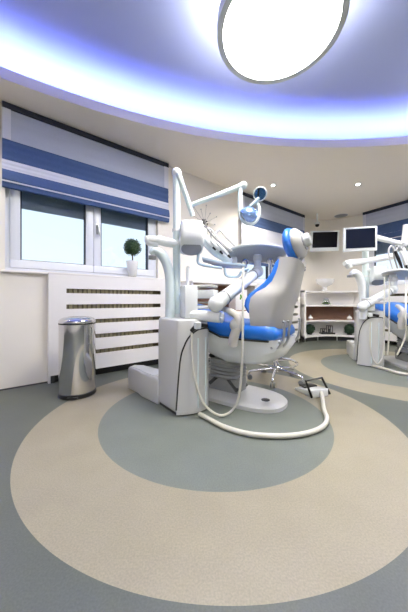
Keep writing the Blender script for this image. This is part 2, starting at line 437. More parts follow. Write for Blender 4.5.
# ------------------------------------------------------------------ floor-standing: pedal bin
bc = Vector((-1.215, 2.45, 0))
t = thing('pedal_bin', 'tall chrome pedal bin standing before the slotted radiator cover', 'bin', bc)
mb = MB(); mb.lathe([(.163, 0), (.168, .008), (.165, .035), (.158, .04)], bc, 40); obj('base_ring', mb, black, t)
mb = MB(); mb.lathe([(.158, .038), (.160, .05), (.160, .672), (.156, .676)], bc, 48); obj('body', mb, chrome, t)
mb = MB(); mb.lathe([(.161, .672), (.163, .68), (.160, .686)], bc, 48); obj('seal', mb, black, t)
mb = MB(); mb.lathe([(.161, .685), (.1625, .69), (.16, .705), (.148, .722), (.12, .735), (.06, .743), (.004, .745)], bc, 48); obj('lid', mb, chrome, t)
dc = Vector((math.sin(R(12)), -math.cos(R(12)), 0)); sd = Vector((-dc.y, dc.x, 0))
mb = MB(); mb.obox(bc+dc*.15-sd*.045+Vector((0, 0, .012)), sd*.09, dc*.035, (0, 0, .014)); obj('pedal', mb, black, t, .004)
mb = MB(); q = Vector((-.9, .3, 0)).normalized(); s2 = Vector((-q.y, q.x, 0))
mb.obox(bc+q*.15-s2*.03+Vector((0, 0, .645)), s2*.06, q*.03, (0, 0, .055)); obj('hinge', mb, dark_grey, t, .004)

# ------------------------------------------------------------------ topiary on the sill
tp = L_(L_.t(132.2, .05), .053, 1.201)
t = thing('topiary', 'ball shaped boxwood topiary in a white tapered pot on the window ledge', 'potted plant', tp)
mb = MB(); mb.lathe([(.046, 0), (.05, .004), (.077, .185), (.079, .205), (.07, .205), (.068, .178), (.004, .176)], tp, 28); obj('pot', mb, ceramic, t)
mb = MB(); mb.lathe([(.068, .177), (.068, .184)], tp, 20); obj('soil', mb, soil, t)
mb = MB(); mb.tube([tp+Vector((0, 0, .17)), tp+Vector((.004, 0, .24)), tp+Vector((0, 0, .36))], .009, 8); obj('trunk', mb, bark, t)
mb = MB(); cc = tp+Vector((0, 0, .385))
for i in range(900):
    d = Vector((random.gauss(0, 1), random.gauss(0, 1), random.gauss(0, 1))).normalized()
    p = cc+d*.105*random.uniform(.82, 1.08); u = d.orthogonal().normalized(); u = Matrix.Rotation(random.uniform(0, 6.3), 3, d) @ u
    w = d.cross(u); a = (u+d*random.uniform(-.2, .9)).normalized()*.021; b = w*.009
    mb.face([p, p+a*.5+b, p+a, p+a*.5-b])
mb.ball(cc, .092, 20)
obj('foliage', mb, leaf_m, t)

# ------------------------------------------------------------------ starburst on the wall
sc_ = L_(L_.t(204.5, .03), .03, H+76*L_(L_.t(204.5)).y/255)
t = thing('starburst_ornament', 'thin wire starburst wall ornament with small beads behind the dental unit', 'wall ornament', sc_)
mb = MB()
for k in range(14):
    a = 2*PI*k/14+.1; r = .30 if k % 2 else .22
    u = dL*math.cos(a)+Vector((0, 0, 1))*math.sin(a)
    mb.tube([sc_+u*.03, sc_+u*r], .0026, 5); bd = MB(); bd.ball(sc_+u*r, .011, 8); obj('bead', bd, steel, t)
obj('spokes', mb, mat('wire', (176, 176, 174), .4, .5), t)
mb = MB()
for k in range(9):
    a = 2*PI*k/9; u = dL*math.cos(a)+Vector((0, 0, 1))*math.sin(a); q = Vector((-u.y*0, 0, 0))
    mb.tube([sc_-nL*.02, sc_+u*.06], .004, 6); mb.ball(sc_+u*.062, .013, 8)
obj('hub', mb, dark_grey, t)

# ------------------------------------------------------------------ curved shelf unit in the corner
SX0, SX1, SYE, SYM, SD = 2.10, 3.36, 5.32, 5.6, .36
def sfront(k):
    x = SX0+(SX1-SX0)*k; return x, SYE+(SYM-SYE)*(1-(2*k-1)**2)
def board(mb, z0, z1, ya, yb):
    ks = [i/18 for i in range(19)]
    f = [sfront(k) for k in ks]
    rows = [[Vector((x, y+ya, z0)), Vector((x, y+yb, z0)), Vector((x, y+yb, z1)), Vector((x, y+ya, z1))] for x, y in f]
    return mb.rings(rows)
t = thing('curved_shelf', 'white curved open shelf unit with brown middle shelf in the far corner', 'shelf unit', (2.67, 5.6, 0))
zsh = (.10, .43, .76, 1.065)
for z in zsh:
    mb = MB(); board(mb, z, z+.035, 0, SD); obj('shelf_board', mb, lacquer, t)
mb = MB(); board(mb, zsh[0]+.035, zsh[-1], SD-.02, SD); obj('back_panel', mb, lacquer, t)
mb = MB(); board(mb, zsh[1]+.036, zsh[2]-.001, SD-.03, SD-.021); bk = obj('wood_lining', mb, wood, t)
mb = MB(); board(mb, zsh[1]+.0355, zsh[1]+.041, .012, SD-.03); board(mb, zsh[2]-.006, zsh[2]-.0005, .012, SD-.03); obj('wood_veneer', mb, wood, t)
for x in (SX0, SX1-.03):
    mb = MB(); mb.obox((x, SYE, .10), (.03, 0, 0), (0, SD, 0), (0, 0, 1.0)); obj('side_panel', mb, lacquer, t)
for k in (.03, .32, .66, .95):
    x, y = sfront(k); mb = MB(); mb.tube([(x, y+.05, 0), (x, y+.05, .1)], .014, 10); obj('leg', mb, steel, t)
mb = MB(); board(mb, 0, .1, .1, .12); obj('plinth_or_shade_strip', mb, dark_grey, t)
def sp(px, z, depth):                       # point on a shelf board under photo column px
    k = .5
    for _ in range(40):
        x, y = sfront(k); e = (px-204)/255*(y+depth)-x; k += e/(SX1-SX0)
    x, y = sfront(k); return Vector((x, y+depth, z))
zt = [z+.0355 for z in zsh]; zt[1] = zsh[1]+.0415
b = sp(325, zt[3], .17)
t = thing('shelf_bowl', 'large white footed bowl on top of the curved shelf', 'bowl', b)
mb = MB(); mb.lathe([(.07, 0), (.075, .01), (.045, .03), (.04, .09), (.07, .115), (.15, .15), (.185, .21), (.19, .27), (.18, .27), (.17, .21), (.13, .16), (.004, .14)], b, 36); obj('bowl', mb, ceramic, t)
mb = MB(); mb.lathe([(.076, 0), (.078, .008), (.05, .016)], b, 28); obj('foot_ring', mb, beige_pl, t)
b = sp(326, zt[2], .16)
t = thing('moss_terrarium', 'clear glass jar of bright green moss on the second shelf', 'terrarium', b)
mb = MB(); mb.lathe([(.05, 0), (.075, .02), (.08, .06), (.06, .1), (.045, .125), (.05, .13), (.043, .13), (.04, .12), (.055, .095), (.074, .058), (.07, .024), (.045, .006)], b, 28); obj('jar', mb, glass_clear, t)
mb = MB(); mb.ball(b+Vector((0, 0, .035)), (.064, .064, .024), 16)
for i in range(120):
    a = random.uniform(0, 6.3); r = random.uniform(0, .1); p = b+Vector((r*math.cos(a), r*math.sin(a)*.6, .016+random.uniform(0, .03)))
    if r > .065: p.z = b.z+random.uniform(.008, .014)
    mb.tube([p, p+Vector((random.uniform(-.015, .015), random.uniform(-.015, .015), .014))], [.006, .001], 4)
obj('moss', mb, bright_leaf, t)
for i, (px, lab) in enumerate(((310.5, 'small white teardrop ornament at the wall end of the brown shelf'), (349.5, 'small white teardrop ornament on the brown shelf by the second dental unit'))):
    b = sp(px, zt[1], .13)
    if i == 0:
        o0 = t = thing('ornament', lab, 'ornament', b, 0, 'white ornaments on the brown shelf')
        mb = MB(); mb.lathe([(.03, 0), (.05, .008), (.055, .035), (.04, .06), (.018, .075)], b, 24); obj('body', mb, ceramic, t)
        mb = MB(); mb.lathe([(.018, .074), (.012, .09), (.016, .1), (.004, .11)], b, 16); obj('stopper', mb, steel, t)
    else: dup(o0, b, 0, lab)
b = sp(309.5, zt[0], .19)
t = thing('leaf_ball', 'dark green leaf ball at the radiator cover end of the bottom shelf', 'plant ball', b, 0, 'leaf balls on the bottom shelf')
mb = MB(); mb.lathe([(.05, 0), (.055, .012), (.04, .02)], b, 20); obj('saucer', mb, black, t)
mb = MB(); cc = b+Vector((0, 0, .125)); mb.ball(cc, (.1, .1, .105), 20)
for i in range(300):
    d = Vector((random.gauss(0, 1), random.gauss(0, 1), random.gauss(0, 1))).normalized(); u = d.orthogonal().normalized(); w = d.cross(u); p = cc+d*.1
    mb.face([p, p+(u+w)*.01+d*.01, p+d*.02+w*.012, p-u*.008+d*.008])
obj('foliage', mb, dark_leaf, t); lb = t
dup(lb, sp(349.3, zt[0], .15), 0, 'dark green leaf ball on the bottom shelf next to the second dental unit')
# black candle holders on a tray
b = sp(327, zt[0], .15)
t = thing('candle_tray', 'black tray on the bottom shelf carrying small black frames', 'tray', b)
mb = MB(); mb.box(b+Vector((0, 0, .01)), (.3, .14, .02)); obj('plate', mb, black, t, .004)
mb = MB(); mb.box(b+Vector((0, -.068, .028)), (.3, .006, .02)); mb.box(b+Vector((0, .068, .028)), (.3, .006, .02)); obj('lip', mb, dark_grey, t)
for dx, hh, lab in ((-.08, .10, 'squat black lantern on the black tray, middle of the bottom shelf'), (.055, .17, 'tall black lantern on the black tray of the bottom shelf')):
    p = b+Vector((dx, 0, .0205)); t = thing('lantern', lab, 'lantern', p, 0, 'black lanterns on the tray')
    mb = MB(); s = .045
    for sx in (-s, s):
        for sy in (-s, s): mb.box(p+Vector((sx, sy, hh/2)), (.01, .01, hh))
    mb.box(p+Vector((0, 0, .006)), (.1, .1, .012)); mb.box(p+Vector((0, 0, hh-.006)), (.1, .1, .012)); obj('frame', mb, black, t)
    mb = MB(); mb.lathe([(.03, .012), (.03, hh*.55), (.004, hh*.57)], p, 16); obj('candle', mb, dark_grey, t)

# wall screen, camera in the corner
scn = W(324.5, 241, 5.62); yaw = R(-6)
t = thing('wall_screen', 'black flat screen with silver frame on the corner wall above the curved shelf', 'screen', scn, yaw)
MW = WM[t.name]
def lbox(mb, M, c, size, tilt=0): return mb.box(None, size, M=M @ Matrix.Translation(c) @ Matrix.Rotation(tilt, 4, 'X'))
mb = MB(); lbox(mb, MW, (0, 0, 0), (.60, .05, .44), R(8)); obj('housing', mb, plastic, t, .012)
mb = MB(); lbox(mb, MW, (0, -.027, .02), (.52, .006, .335), R(8)); obj('display', mb, screen_m, t)
mb = MB(); mb.tube([MW @ Vector((0, .02, -.05)), MW @ Vector((.06, .2, -.02)), MW @ Vector((.08, .52, -.02))], .025, 10); lbox(mb, MW, (.08, .5, -.02), (.14, .03, .14)); obj('bracket', mb, dark_grey, t)
cm = W(317.2, 225, 5.75)
t = thing('security_camera', 'small dark dome camera high in the corner beside the wall screen', 'security camera', cm)
mb = MB(); mb.ball(cm, .045, 16); obj('eye', mb, black, t)
mb = MB(); mb.lathe([(.05, .01), (.06, .03), (.05, .06)], cm, 20); mb.tube([cm+Vector((0, 0, .05)), (cm.x, cm.y, ZC)], .02, 10); obj('mount', mb, plastic, t)

# ------------------------------------------------------------------ sideboard against the left wall
t = thing('sideboard', 'white sideboard with a brown open niche along the wall behind the dental unit', 'sideboard', L_(2.3, .2, 0))
sa, sb = 1.62, 2.95
mb = MB(); L_.box(mb, sa, sb, .004, .42, 1.135, 1.17); obj('worktop', mb, lacquer, t, .004)
mb = MB(); L_.box(mb, sa, sb, .004, .40, .06, .72); obj('body', mb, lacquer, t, .003)
for a in (sa, sb-.03):
    mb = MB(); L_.box(mb, a, a+.03, .004, .40, .721, 1.134); obj('side_panel', mb, lacquer, t)
mb = MB(); L_.box(mb, sa+.03, sb-.03, .004, .03, .721, 1.134); L_.box(mb, sa+.03, sb-.03, .03, .39, .7205, .735); obj('niche_lining', mb, wood, t)
mb = MB(); L_.box(mb, sa+.05, sb-.05, .05, .36, 0, .06); obj('plinth_or_shade_strip', mb, dark_grey, t)
for k in range(3):
    a = sa+.02+k*.435; mb = MB(); L_.box(mb, a, a+.42, .401, .418, .09, .70); d = obj('door', mb, lacquer, t, .003)
    mb = MB(); q = L_(a+.37, .418, .6); mb.tube([q, q+nL*.02, q+nL*.02-Vector((0, 0, .1)), q-Vector((0, 0, .1))], .005, 6); obj('handle', mb, steel, d)
tt = L_.t(238, .3)
bx = L_(tt, .3, .7355); rzL = math.atan2(dL.y, dL.x)
t = thing('carton', 'white carton with a green leaf print in the sideboard niche', 'box', bx, rzL)
mb = MB(); lbox(mb, WM[t.name], (0, 0, .165), (.27, .16, .33)); obj('box', mb, lacquer, t, .004)
mb = MB()
for dz, dx in ((.19, -.012), (.215, .012), (.235, -.006)): mb.ball(WM[t.name] @ Vector((dx-.02, -.082, dz)), (.018, .004, .02), 10)
obj('leaf_print', mb, bright_leaf, t)

# ------------------------------------------------------------------ dental chair
CH0 = Vector((.29, 2.40, 0)); fx = Vector((.805, -.593, 0)); CRZ = math.atan2(fx.y, fx.x)
def dental_chair(label):
    t = thing('dental_chair', label, 'dental chair', CH0, CRZ, 'dental treatment chairs')
    M = WM[t.name]
    def P(x, y, z): return M @ Vector((x, y, z))
    # floor plate: rounded ends
    def plate(sx, sy): 
        pts = []
        for k in range(40):
            a = 2*PI*k/40; c, s = math.cos(a), math.sin(a)
            pts.append((math.copysign(abs(c)**.62, c)*sx, math.copysign(abs(s)**.8, s)*sy))
        return pts
    mb = MB(); rows = []
    for sx, sy, z in ((.50, .245, 0), (.50, .245, .03), (.485, .23, .045), (.43, .19, .055)):
        rows.append([P(x-.02, y, z) for x, y in plate(sx, sy)])
    mb.rings(rows); obj('floor_plate', mb, plastic_grey, t)
    mb = MB(); mb.lathe([(.036, .048), (.036, .058), (.004, .062)], P(.33, -.06, 0), 20); obj('bolt_cover', mb, black, t)
    # lift
    mb = MB(); lbox(mb, M, (-.1, 0, .12), (.36, .2, .14)); obj('lift_housing', mb, mid_grey, t, .02)
    mb = MB()
    for y in (-.085, .085):
        mb.tube([P(.08, y, .08), P(-.22, y, .38)], .022, 8); mb.tube([P(-.22, y, .1), P(.1, y, .4)], .022, 8)
    obj('scissor_arms', mb, dark_grey, t)
    mb = MB(); rows = []
    for i, z in enumerate([.18+.016*k for k in range(12)]):
        s = 1 if i % 2 else .9; rows.append([P(-.08+x*.42*s, y*.6*s, z) for x, y in plate(.42, .24)])
    mb.rings(rows); obj('bellows', mb, mid_grey, t)
    # seat shell: lofted along x
    mb = MB(); rows = []
    for x, zt_, zb, w in ((-.66, .775, .68, .19), (-.58, .765, .60, .205), (-.42, .72, .50, .225), (-.2, .645, .37, .24), (0, .595, .315, .245), (.2, .59, .33, .245), (.36, .592, .37, .24), (.46, .592, .43, .23), (.50, .59, .50, .22)):
        pr = []
        for k in range(9):
            a = PI*k/8; pr.append((-math.cos(a)*w*(1 if k in (0, 8) else 1), zt_-(zt_-zb)*math.sin(a)**.55))
        rows.append([P(x, y, z) for y, z in pr])
    mb.rings(rows); obj('seat_shell', mb, plastic, t, 0)
    # seat cushion with raised leg rest
    mb = MB(); rows = []
    for x, z, w, h in ((-.70, .785, .17, .06), (-.68, .785, .2, .085), (-.58, .77, .215, .09), (-.42, .735, .235, .1), (-.22, .655, .255, .11), (0, .585, .265, .13), (.25, .58, .268, .132), (.40, .582, .262, .128), (.465, .59, .25, .10), (.49, .605, .22, .05)):
        pr = [(-w, .15), (-w*1.02, .5), (-w*.97, .85), (-w*.8, 1.0), (0, .93), (w*.8, 1.0), (w*.97, .85), (w*1.02, .5), (w, .15), (w*.9, 0), (-w*.9, 0)]
        rows.append([P(x, y, z+k*h) for y, k in pr])
    mb.rings(rows); s = obj('seat_cushion', mb, blue_vinyl, t, 0, angle=60)
    mb = MB(); rows = []
    for x, z, w in ((-.4, .725, .23), (-.2, .65, .248), (0, .582, .258), (.25, .577, .262), (.43, .58, .25)):
        rows.append([P(x, -w, z-.006), P(x, w, z-.006), P(x, w, z+.006), P(x, -w, z+.006)])
    mb.rings(rows); obj('seat_pan', mb, dark_grey, t)
    # backrest: U-shaped shell and the cushion inside it
    #        z     tip   back  w
    prof = [(.668, .31, .48, .24), (.685, .285, .50, .25), (.78, .275, .515, .255), (.86, .27, .535, .25), (.92, .283, .56, .245), (.965, .325, .575, .222), (1.0, .385, .585, .19), (1.05, .43, .597, .168), (1.11, .455, .612, .155), (1.16, .47, .625, .148), (1.205, .48, .635, .142)]
    def U(xt, xb, w, n=20, e=.62):
        pts = []
        for k in range(n+1):
            a = PI*k/n; s_ = math.sin(a)
            pts.append((xt+(xb-xt)*s_**e, -w*math.copysign(abs(math.cos(a))**.7, math.cos(a))))
        return pts
    mb = MB(); rows = []
    for i, (z, xt, xb, w) in enumerate(prof):
        o = U(xt, xb, w); n_ = U(xt, xb-.02, w-.012)
        top = i == len(prof)-1
        rows.append([P(x, y, z+(.03*abs(y)/w-.045*(1-abs(y)/w) if top else 0)) for x, y in o]+[P(x, y, z+(.03*abs(y)/w-.045*(1-abs(y)/w) if top else 0)) for x, y in reversed(n_)])
    mb.rings(rows); bs = obj('back_shell', mb, shell_grey, t, 0, angle=50)
    mb = MB(); rows = []
    for z, xf, xb, w in ((.70, .37, .44, .18), (.715, .35, .47, .215), (.76, .31, .49, .235), (.80, .25, .50, .242), (.85, .222, .515, .245), (.90, .228, .53, .238), (.945, .25, .54, .226), (.985, .295, .548, .196), (1.04, .36, .556, .168), (1.12, .412, .565, .142), (1.20, .44, .575, .13), (1.225, .455, .575, .115), (1.235, .48, .565, .09)):
        xb -= .03; wi = w-.012
        pr = [(xf+.025, -w*.8), (xf, -w*.97), (xf+.028, -w*1.04)]+[(x, y) for x, y in U(xf+.06, xb, wi, 10)]+[(xf+.028, w*1.04), (xf, w*.97), (xf+.025, w*.8), (xf+.045, 0)]
        rows.append([P(x, y, z) for x, y in pr])
    mb.rings(rows); obj('back_cushion', mb, blue_vinyl, t, 0, angle=60)
    # headrest
    tilt = Matrix.Rotation(R(-14), 4, 'Y')
    hc = Vector((.565, 0, 1.355)); MR = M @ Matrix.Translation(hc) @ tilt
    mb = MB(); mb.ball((0, 0, 0), 1, 24); mb.bm.transform(MR @ Matrix.Translation((-.03, 0, .0)) @ Matrix.Diagonal((.062, .15, .142, 1)))
    obj('headrest_cushion', mb, blue_vinyl, t)
    mb = MB(); mb.ball((0, 0, 0), 1, 24); mb.bm.transform(MR @ Matrix.Translation((.012, 0, -.005)) @ Matrix.Diagonal((.064, .137, .128, 1)))
    hs = obj('headrest_shell', mb, shell_grey, t)
    RX = Matrix.Rotation(PI/2, 4, 'Y')
    mb = MB(); mb.lathe([(.052, .05), (.052, .105), (.046, .115), (.004, .118)], n=28); mb.bm.transform(MR @ RX); obj('headrest_knob', mb, plastic, hs)
    mb = MB(); mb.lathe([(.075, .03), (.075, .07), (.06, .075)], n=28); mb.bm.transform(MR @ RX); obj('knob_collar', mb, mid_grey, hs)
    for y in (-.045, .03):
        mb = MB(); mb.tube([MR @ Vector((.066, y, -.05)), P(.615, y, 1.27), P(.582, y, 1.17)], .0085, 8); obj('headrest_rod', mb, steel, t)
    # hinge brackets between seat and back at the rear near side
    for x0, y in ((.50, -.2), (.51, -.12), (.5, .2)):
        mb = MB(); mb.tube([P(x0-.06, y, .53), P(x0-.01, y, .535), P(x0+.03, y, .60), P(x0+.04, y, .74)], [.010, .011, .011, .009], 8, 4)
        for a, b, c in ((x0-.055, y-.016, .53), (x0+.038, y-.016, .735)): mb.ball(P(a, b, c), .011, 8)
        obj('hinge_bracket', mb, steel, t)
    # armrests
    for s_ in (-1, 1):
        mb = MB(); y = .315*s_
        mb.tube([P(.15, y*.95, .54), P(.17, y, .60), P(.2, y, .69), P(.205, y, .76), P(.15, y, .80), P(.09, y*.95, .82), P(.03, y*.88, .822)], [.042, .04, .036, .031, .028, .024, .018], 12, 4)
        ar = obj('armrest', mb, beige_pl, t)
        mb = MB(); mb.ball(P(.195, y*.98, .70), (.06, .045, .058), 16); obj('armrest_joint', mb, plastic_grey, ar)
    return t
ch = dental_chair('blue dental chair with grey back shell, standing on the nearest floor disc')
dup(ch, (2.85, 3.42, 0), CRZ+R(-57), 'blue dental chair partly in view beside the second dental unit')

# ------------------------------------------------------------------ dental units
ZT = .75
def unit_cabinet(t, M):
    def T(poly): return [tuple((M @ Vector((x, y, 0)))[:2]) for x, y in poly]
    foot = [(-.398, 2.207), (-.208, 1.965), (-.117, 1.992), (-.047, 2.023), (.008, 2.079), (.03, 2.16), (-.02, 2.27), (-.2, 2.42), (-.3, 2.36)]
    c = Vector((sum(p[0] for p in foot)/9, sum(p[1] for p in foot)/9))
    ins = lambda k: [(c.x+(x-c.x)*k, c.y+(y-c.y)*k) for x, y in foot]
    mb = MB(); mb.rings([[Vector((*p, z)) for p in T(ins(k))] for k, z in ((.975, .018), (1, .05), (1, .6), (.985, .735), (.96, ZT))])
    obj('cabinet', mb, plastic_grey, t, .012, 2)
    mb = MB(); mb.prism(T(ins(.95)), 0, .02); obj('base_trim', mb, dark_grey, t)
    # arched service door on the rounded face
    path = [(-.214, 1.963), (-.185, 1.965), (-.15, 1.972), (-.117, 1.98), (-.08, 1.993), (-.047, 2.011), (-.015, 2.04), (.013, 2.073), (.03, 2.11), (.038, 2.15)]
    tops = [.05, .42, .55, .61, .645, .665, .67, .67, .665, .65]
    path = T(path)
    mb = MB(); rows = []
    for (x, y), zt_ in zip(path, tops):
        d = (M @ Vector((-.11, 2.2, 0))-Vector((x, y, 0))).normalized()*.014
        rows.append([Vector((x, y, .012)), Vector((x, y, zt_*.5)), Vector((x, y, zt_)), Vector((x, y, zt_))+d, Vector((x, y, zt_*.5))+d, Vector((x, y, .012))+d])
    mb.rings(rows); dr = obj('service_door', mb, plastic_grey, t, 0, angle=30)
    mb = MB(); mb.tube([Vector((x, y, zt_)) for (x, y), zt_ in zip(path, tops)], .006, 6, 4); obj('door_seal', mb, black, dr)
    # holder above the door
    q = M @ Vector((-.045, 2.02, .69)); mb = MB(); mb.tube([M @ Vector((-.10, 2.0, .655)), M @ Vector((-.045, 2.0, .70)), M @ Vector((.02, 2.06, .69))], .018, 8, 4); obj('hose_holder', mb, black, t)
    mb = MB(); mb.lathe([(.026, .0), (.03, .01), (.03, .05), (.02, .055)], M @ Vector((-.05, 1.99, .675)), 16); obj('holder_cap', mb, plastic, t)
    # vertical grooves of the door
    mb = MB()
    for (x, y) in path[5:7]:
        pass
    mb.tube([Vector((*path[5], .05)), Vector((*path[5], .6))], .007, 6); mb.tube([Vector((*path[7], .05)), Vector((*path[7], .6))], .007, 6); obj('door_rib', mb, pale_metal, dr)
    # junction box on the floor
    bp = [(-.30, 2.26), (-.40, 2.19), (-.585, 2.375), (-.64, 2.46), (-.775, 2.60), (-.74, 2.68), (-.62, 2.66), (-.33, 2.42)]
    c = Vector((-.55, 2.43)); ins = lambda k: [(c.x+(x-c.x)*k, c.y+(y-c.y)*k) for x, y in bp]
    mb = MB(); mb.rings([[Vector((*p, z)) for p in T(ins(k))] for k, z in ((1, 0), (1, .19), (.97, .215), (.9, .225))]); obj('floor_box', mb, plastic_grey, t, .012, 2)
    mb = MB(); c0 = c; mb.prism(T(ins(.72)), .2245, .231); obj('floor_box_lid', mb, plastic, t)

def tube_part(name, pts, r, m, t, smooth=4, n=10, sub=None):
    mb = MB(); mb.tube(pts, r, n, smooth); return obj(name, mb, m, sub or t)
def unit_deck(t, near, far, arm, post_r=.034):
    """instrument board: NEAR edge and FAR edge point lists, ARM: elbow and post foot"""
    up = Vector((0, 0, .022)); nn = len(near); rows = []
    for i, p in enumerate(near):
        g = i/(nn-1)*(len(far)-1); j = min(int(g), len(far)-2); q = far[j].lerp(far[j+1], g-j); rows.append([p, q, q+up, p+up])
    mb = MB(); mb.rings(rows); bd = obj('instrument_board', mb, board_grey, t, 0, angle=12)
    mb = MB(); mb.tube([p+up*.6 for p in near], .013, 8, 4); obj('board_rim', mb, plastic, bd)
    el, ft = arm; ax = (ft-el).normalized()
    mb = MB(); mb.tube([el, el+(ft-el)*.25, ft], [.06, .055, .048], 18); a = obj('deck_arm', mb, plastic, t, .006)
    mb = MB(); mb.tube([el+(ft-el)*.86, el+(ft-el)*.88], .052, 16); mb.tube([el+(ft-el)*.16, el+(ft-el)*.175], .06, 16); obj('arm_band', mb, mid_grey, a)
    mb = MB(); mb.ball(el, .064, 18); obj('arm_elbow', mb, plastic, a)
    mb = MB(); mb.ball(ft, .058, 18); obj('arm_joint', mb, plastic, t)
    mid = sum((p for p in near), Vector())/len(near)*.5+sum((p for p in far), Vector())/len(far)*.5
    top = Vector((ft.x, ft.y, mid.z+.01))
    mb = MB(); mb.tube([ft, top], post_r, 16); ps = obj('deck_post', mb, plastic, t)
    mb = MB(); mb.lathe([(post_r+.008, 0), (post_r+.008, .05), (post_r, .055)], ft+Vector((0, 0, .1)), 20); obj('post_collar', mb, plastic_grey, ps)
    return bd

# --- unit 1
U0 = Vector((-.18, 2.2, 0))
u1 = thing('dental_unit', 'white dental unit with tall lamp pole, instrument board and floor box by the window', 'dental unit', U0, 0, 'dental treatment units')
unit_cabinet(u1, Matrix())
PX, PY = W(176.7, 0, 2.25).x, 2.25
mb = MB(); mb.tube([(PX, PY, ZT-.02), (PX, PY, 2.02)], .033, 20); pole = obj('pole', mb, pale_metal, u1)
mb = MB(); mb.tube([(PX, PY, 1.50), (PX, PY, 1.525)], .039, 20); mb.tube([(PX, PY, ZT), (PX, PY, ZT+.03)], .052, 20); obj('pole_collar', mb, plastic, pole)
mb = MB(); mb.ball((PX, PY, 2.02), .045, 18); obj('pole_cap', mb, plastic, pole)
tp0 = W(178, 173, 2.22)
la = tube_part('lamp_swing_arm', [tp0, W(193, 216, 2.3)], [.025, .022], pale_metal, u1, 0, 14)
tube_part('lamp_spring_arm', [W(191.5, 205, 2.3), W(216, 196, 2.29), W(243, 185.5, 2.28)], [.02, .023, .028], pale_metal, u1, 0, 14)
mb = MB(); mb.ball(W(243.5, 185.5, 2.28), .035, 16); obj('lamp_arm_joint', mb, pale_metal, u1)
tube_part('lamp_drop_tube', [W(240.5, 187, 2.28), W(240, 197, 2.28), W(240.2, 212, 2.28)], .021, pale_metal, u1, 3, 12)
tube_part('lamp_yoke', [W(240.2, 211, 2.28), W(241, 217, 2.26), W(246, 223, 2.22), W(253, 223.5, 2.2), W(258, 218, 2.2), W(259.5, 209, 2.22), W(257, 203, 2.24)], .015, pale_metal, u1, 5, 10)
lc = W(250.5, 213, 2.22); aim = (W(235, 262, 2.5)-lc).normalized(); Q = aim.to_track_quat('Z', 'Y').to_matrix().to_4x4()
mb = MB(); mb.lathe([(.004, -.03), (.05, -.02), (.085, .012), (.088, .02), (.08, .016), (.045, -.008), (.004, -.014)], n=28); mb.bm.transform(Matrix.Translation(lc+Vector((.0, 0, .02))) @ Q); lh = obj('lamp_head', mb, mat('lamp_reflector', (120, 150, 190), .15, .5), u1)
mb = MB(); mb.ball(W(247.5, 211, 2.2), .024, 12); mb.ball(W(252, 214, 2.19), .02, 12); obj('lamp_bulb_housing', mb, plastic, lh)
mb = MB(); mb.tube([W(249.5, 207, 2.22), W(254, 203, 2.22), W(259, 198, 2.22)], .014, 10); obj('lamp_neck', mb, blue_glass, u1)
mc = W(260, 194, 2.22); Q2 = (Vector((0, .2, H))-mc+Vector((.5, 0, 0))).normalized().to_track_quat('Z', 'Y').to_matrix().to_4x4()
mb = MB(); mb.lathe([(.045, -.02), (.06, -.012), (.062, .006), (.055, .01), (.05, .004), (.004, .004)], n=28); mb.bm.transform(Matrix.Translation(mc) @ Q2); mr = obj('patient_mirror', mb, plastic, u1)
mb = MB(); mb.lathe([(.05, .005), (.05, .0085)], n=28); mb.bm.transform(Matrix.Translation(mc) @ Q2); obj('mirror_glass', mb, mat('mirror_blue', (90, 140, 205), .08, .8), mr)
mb = MB(); mb.box(None, (.012, .095, .004), M=Matrix.Translation(mc) @ Q2 @ Matrix.Translation((-.016, 0, .011))); obj('mirror_reflection_bar', mb, black, mr)  # dark reflection in the mirror glass, built as a black bar

# side arm and spittoon spout left of the pole
tube_part('assistant_arm', [W(157, 239.5, 2.2), W(166, 242, 2.22), W(177, 244, 2.25)], [.042, .04, .036], plastic, u1, 3, 14)
mb = MB(); mb.ball(W(149.5, 239.5, 2.19), .001, 6); mb.tube([W(147, 236, 2.18), W(147.5, 240, 2.18), W(150, 243, 2.19), W(158, 244, 2.2)], [.02, .028, .03, .022], 12, 4); mb.tube([W(149, 240, 2.19), W(158, 240, 2.2)], .036, 12); obj('assistant_arm_end', mb, plastic, u1)
tube_part('spout', [W(151, 254, 2.17), W(154, 251, 2.18), W(160, 253, 2.19), W(166, 262, 2.2), W(169.5, 276, 2.2), W(170, 295, 2.2), W(170, 321, 2.2)], [.02, .034, .042, .042, .04, .04, .042], pale_metal, u1, 5, 14)
mb = MB(); mb.lathe([(.03, 0), (.034, .008), (.034, .03), (.02, .035)], W(152.5, 259.5, 2.18), 18); obj('spout_nozzle', mb, mid_grey, u1)
# control head on the pole
def control_head(t, c, s, yaw):
    M = Matrix.Translation(c) @ Matrix.Rotation(yaw, 4, 'Z')
    mb = MB(); rows = []
    for z, a, b in ((-.105, .95, .85), (-.04, 1.0, 1.0), (.08, .93, .92), (.112, .86, .82), (.12, .7, .66)):
        q = []
        for k in range(24):
            g = 2*PI*k/24; cx, sy = math.cos(g), math.sin(g)
            q.append(M @ Vector((math.copysign(abs(cx)**.36, cx)*.105*s*a, math.copysign(abs(sy)**.36, sy)*.09*s*b, (z-(.045*sy if z < -.1 else .02*sy if z < 0 else 0))*s)))
        rows.append(q)
    mb.rings(rows); h = obj('control_head', mb, plastic, t, 0, angle=50)
    mb = MB(); q = []
    for z in (-.106, -.111):
        q.append([M @ Vector((math.cos(2*PI*k/24)*.088*s, math.sin(2*PI*k/24)*.066*s, (z-.045*math.sin(2*PI*k/24))*s)) for k in range(24)])
    mb.rings(q); obj('head_vent', mb, mid_grey, h)
    return h
control_head(u1, W(191.5, 236, 2.18), 1.0, R(8))
tube_part('head_arm', [W(178, 243, 2.25), W(188, 240, 2.2)], .03, plastic, u1, 0, 12)
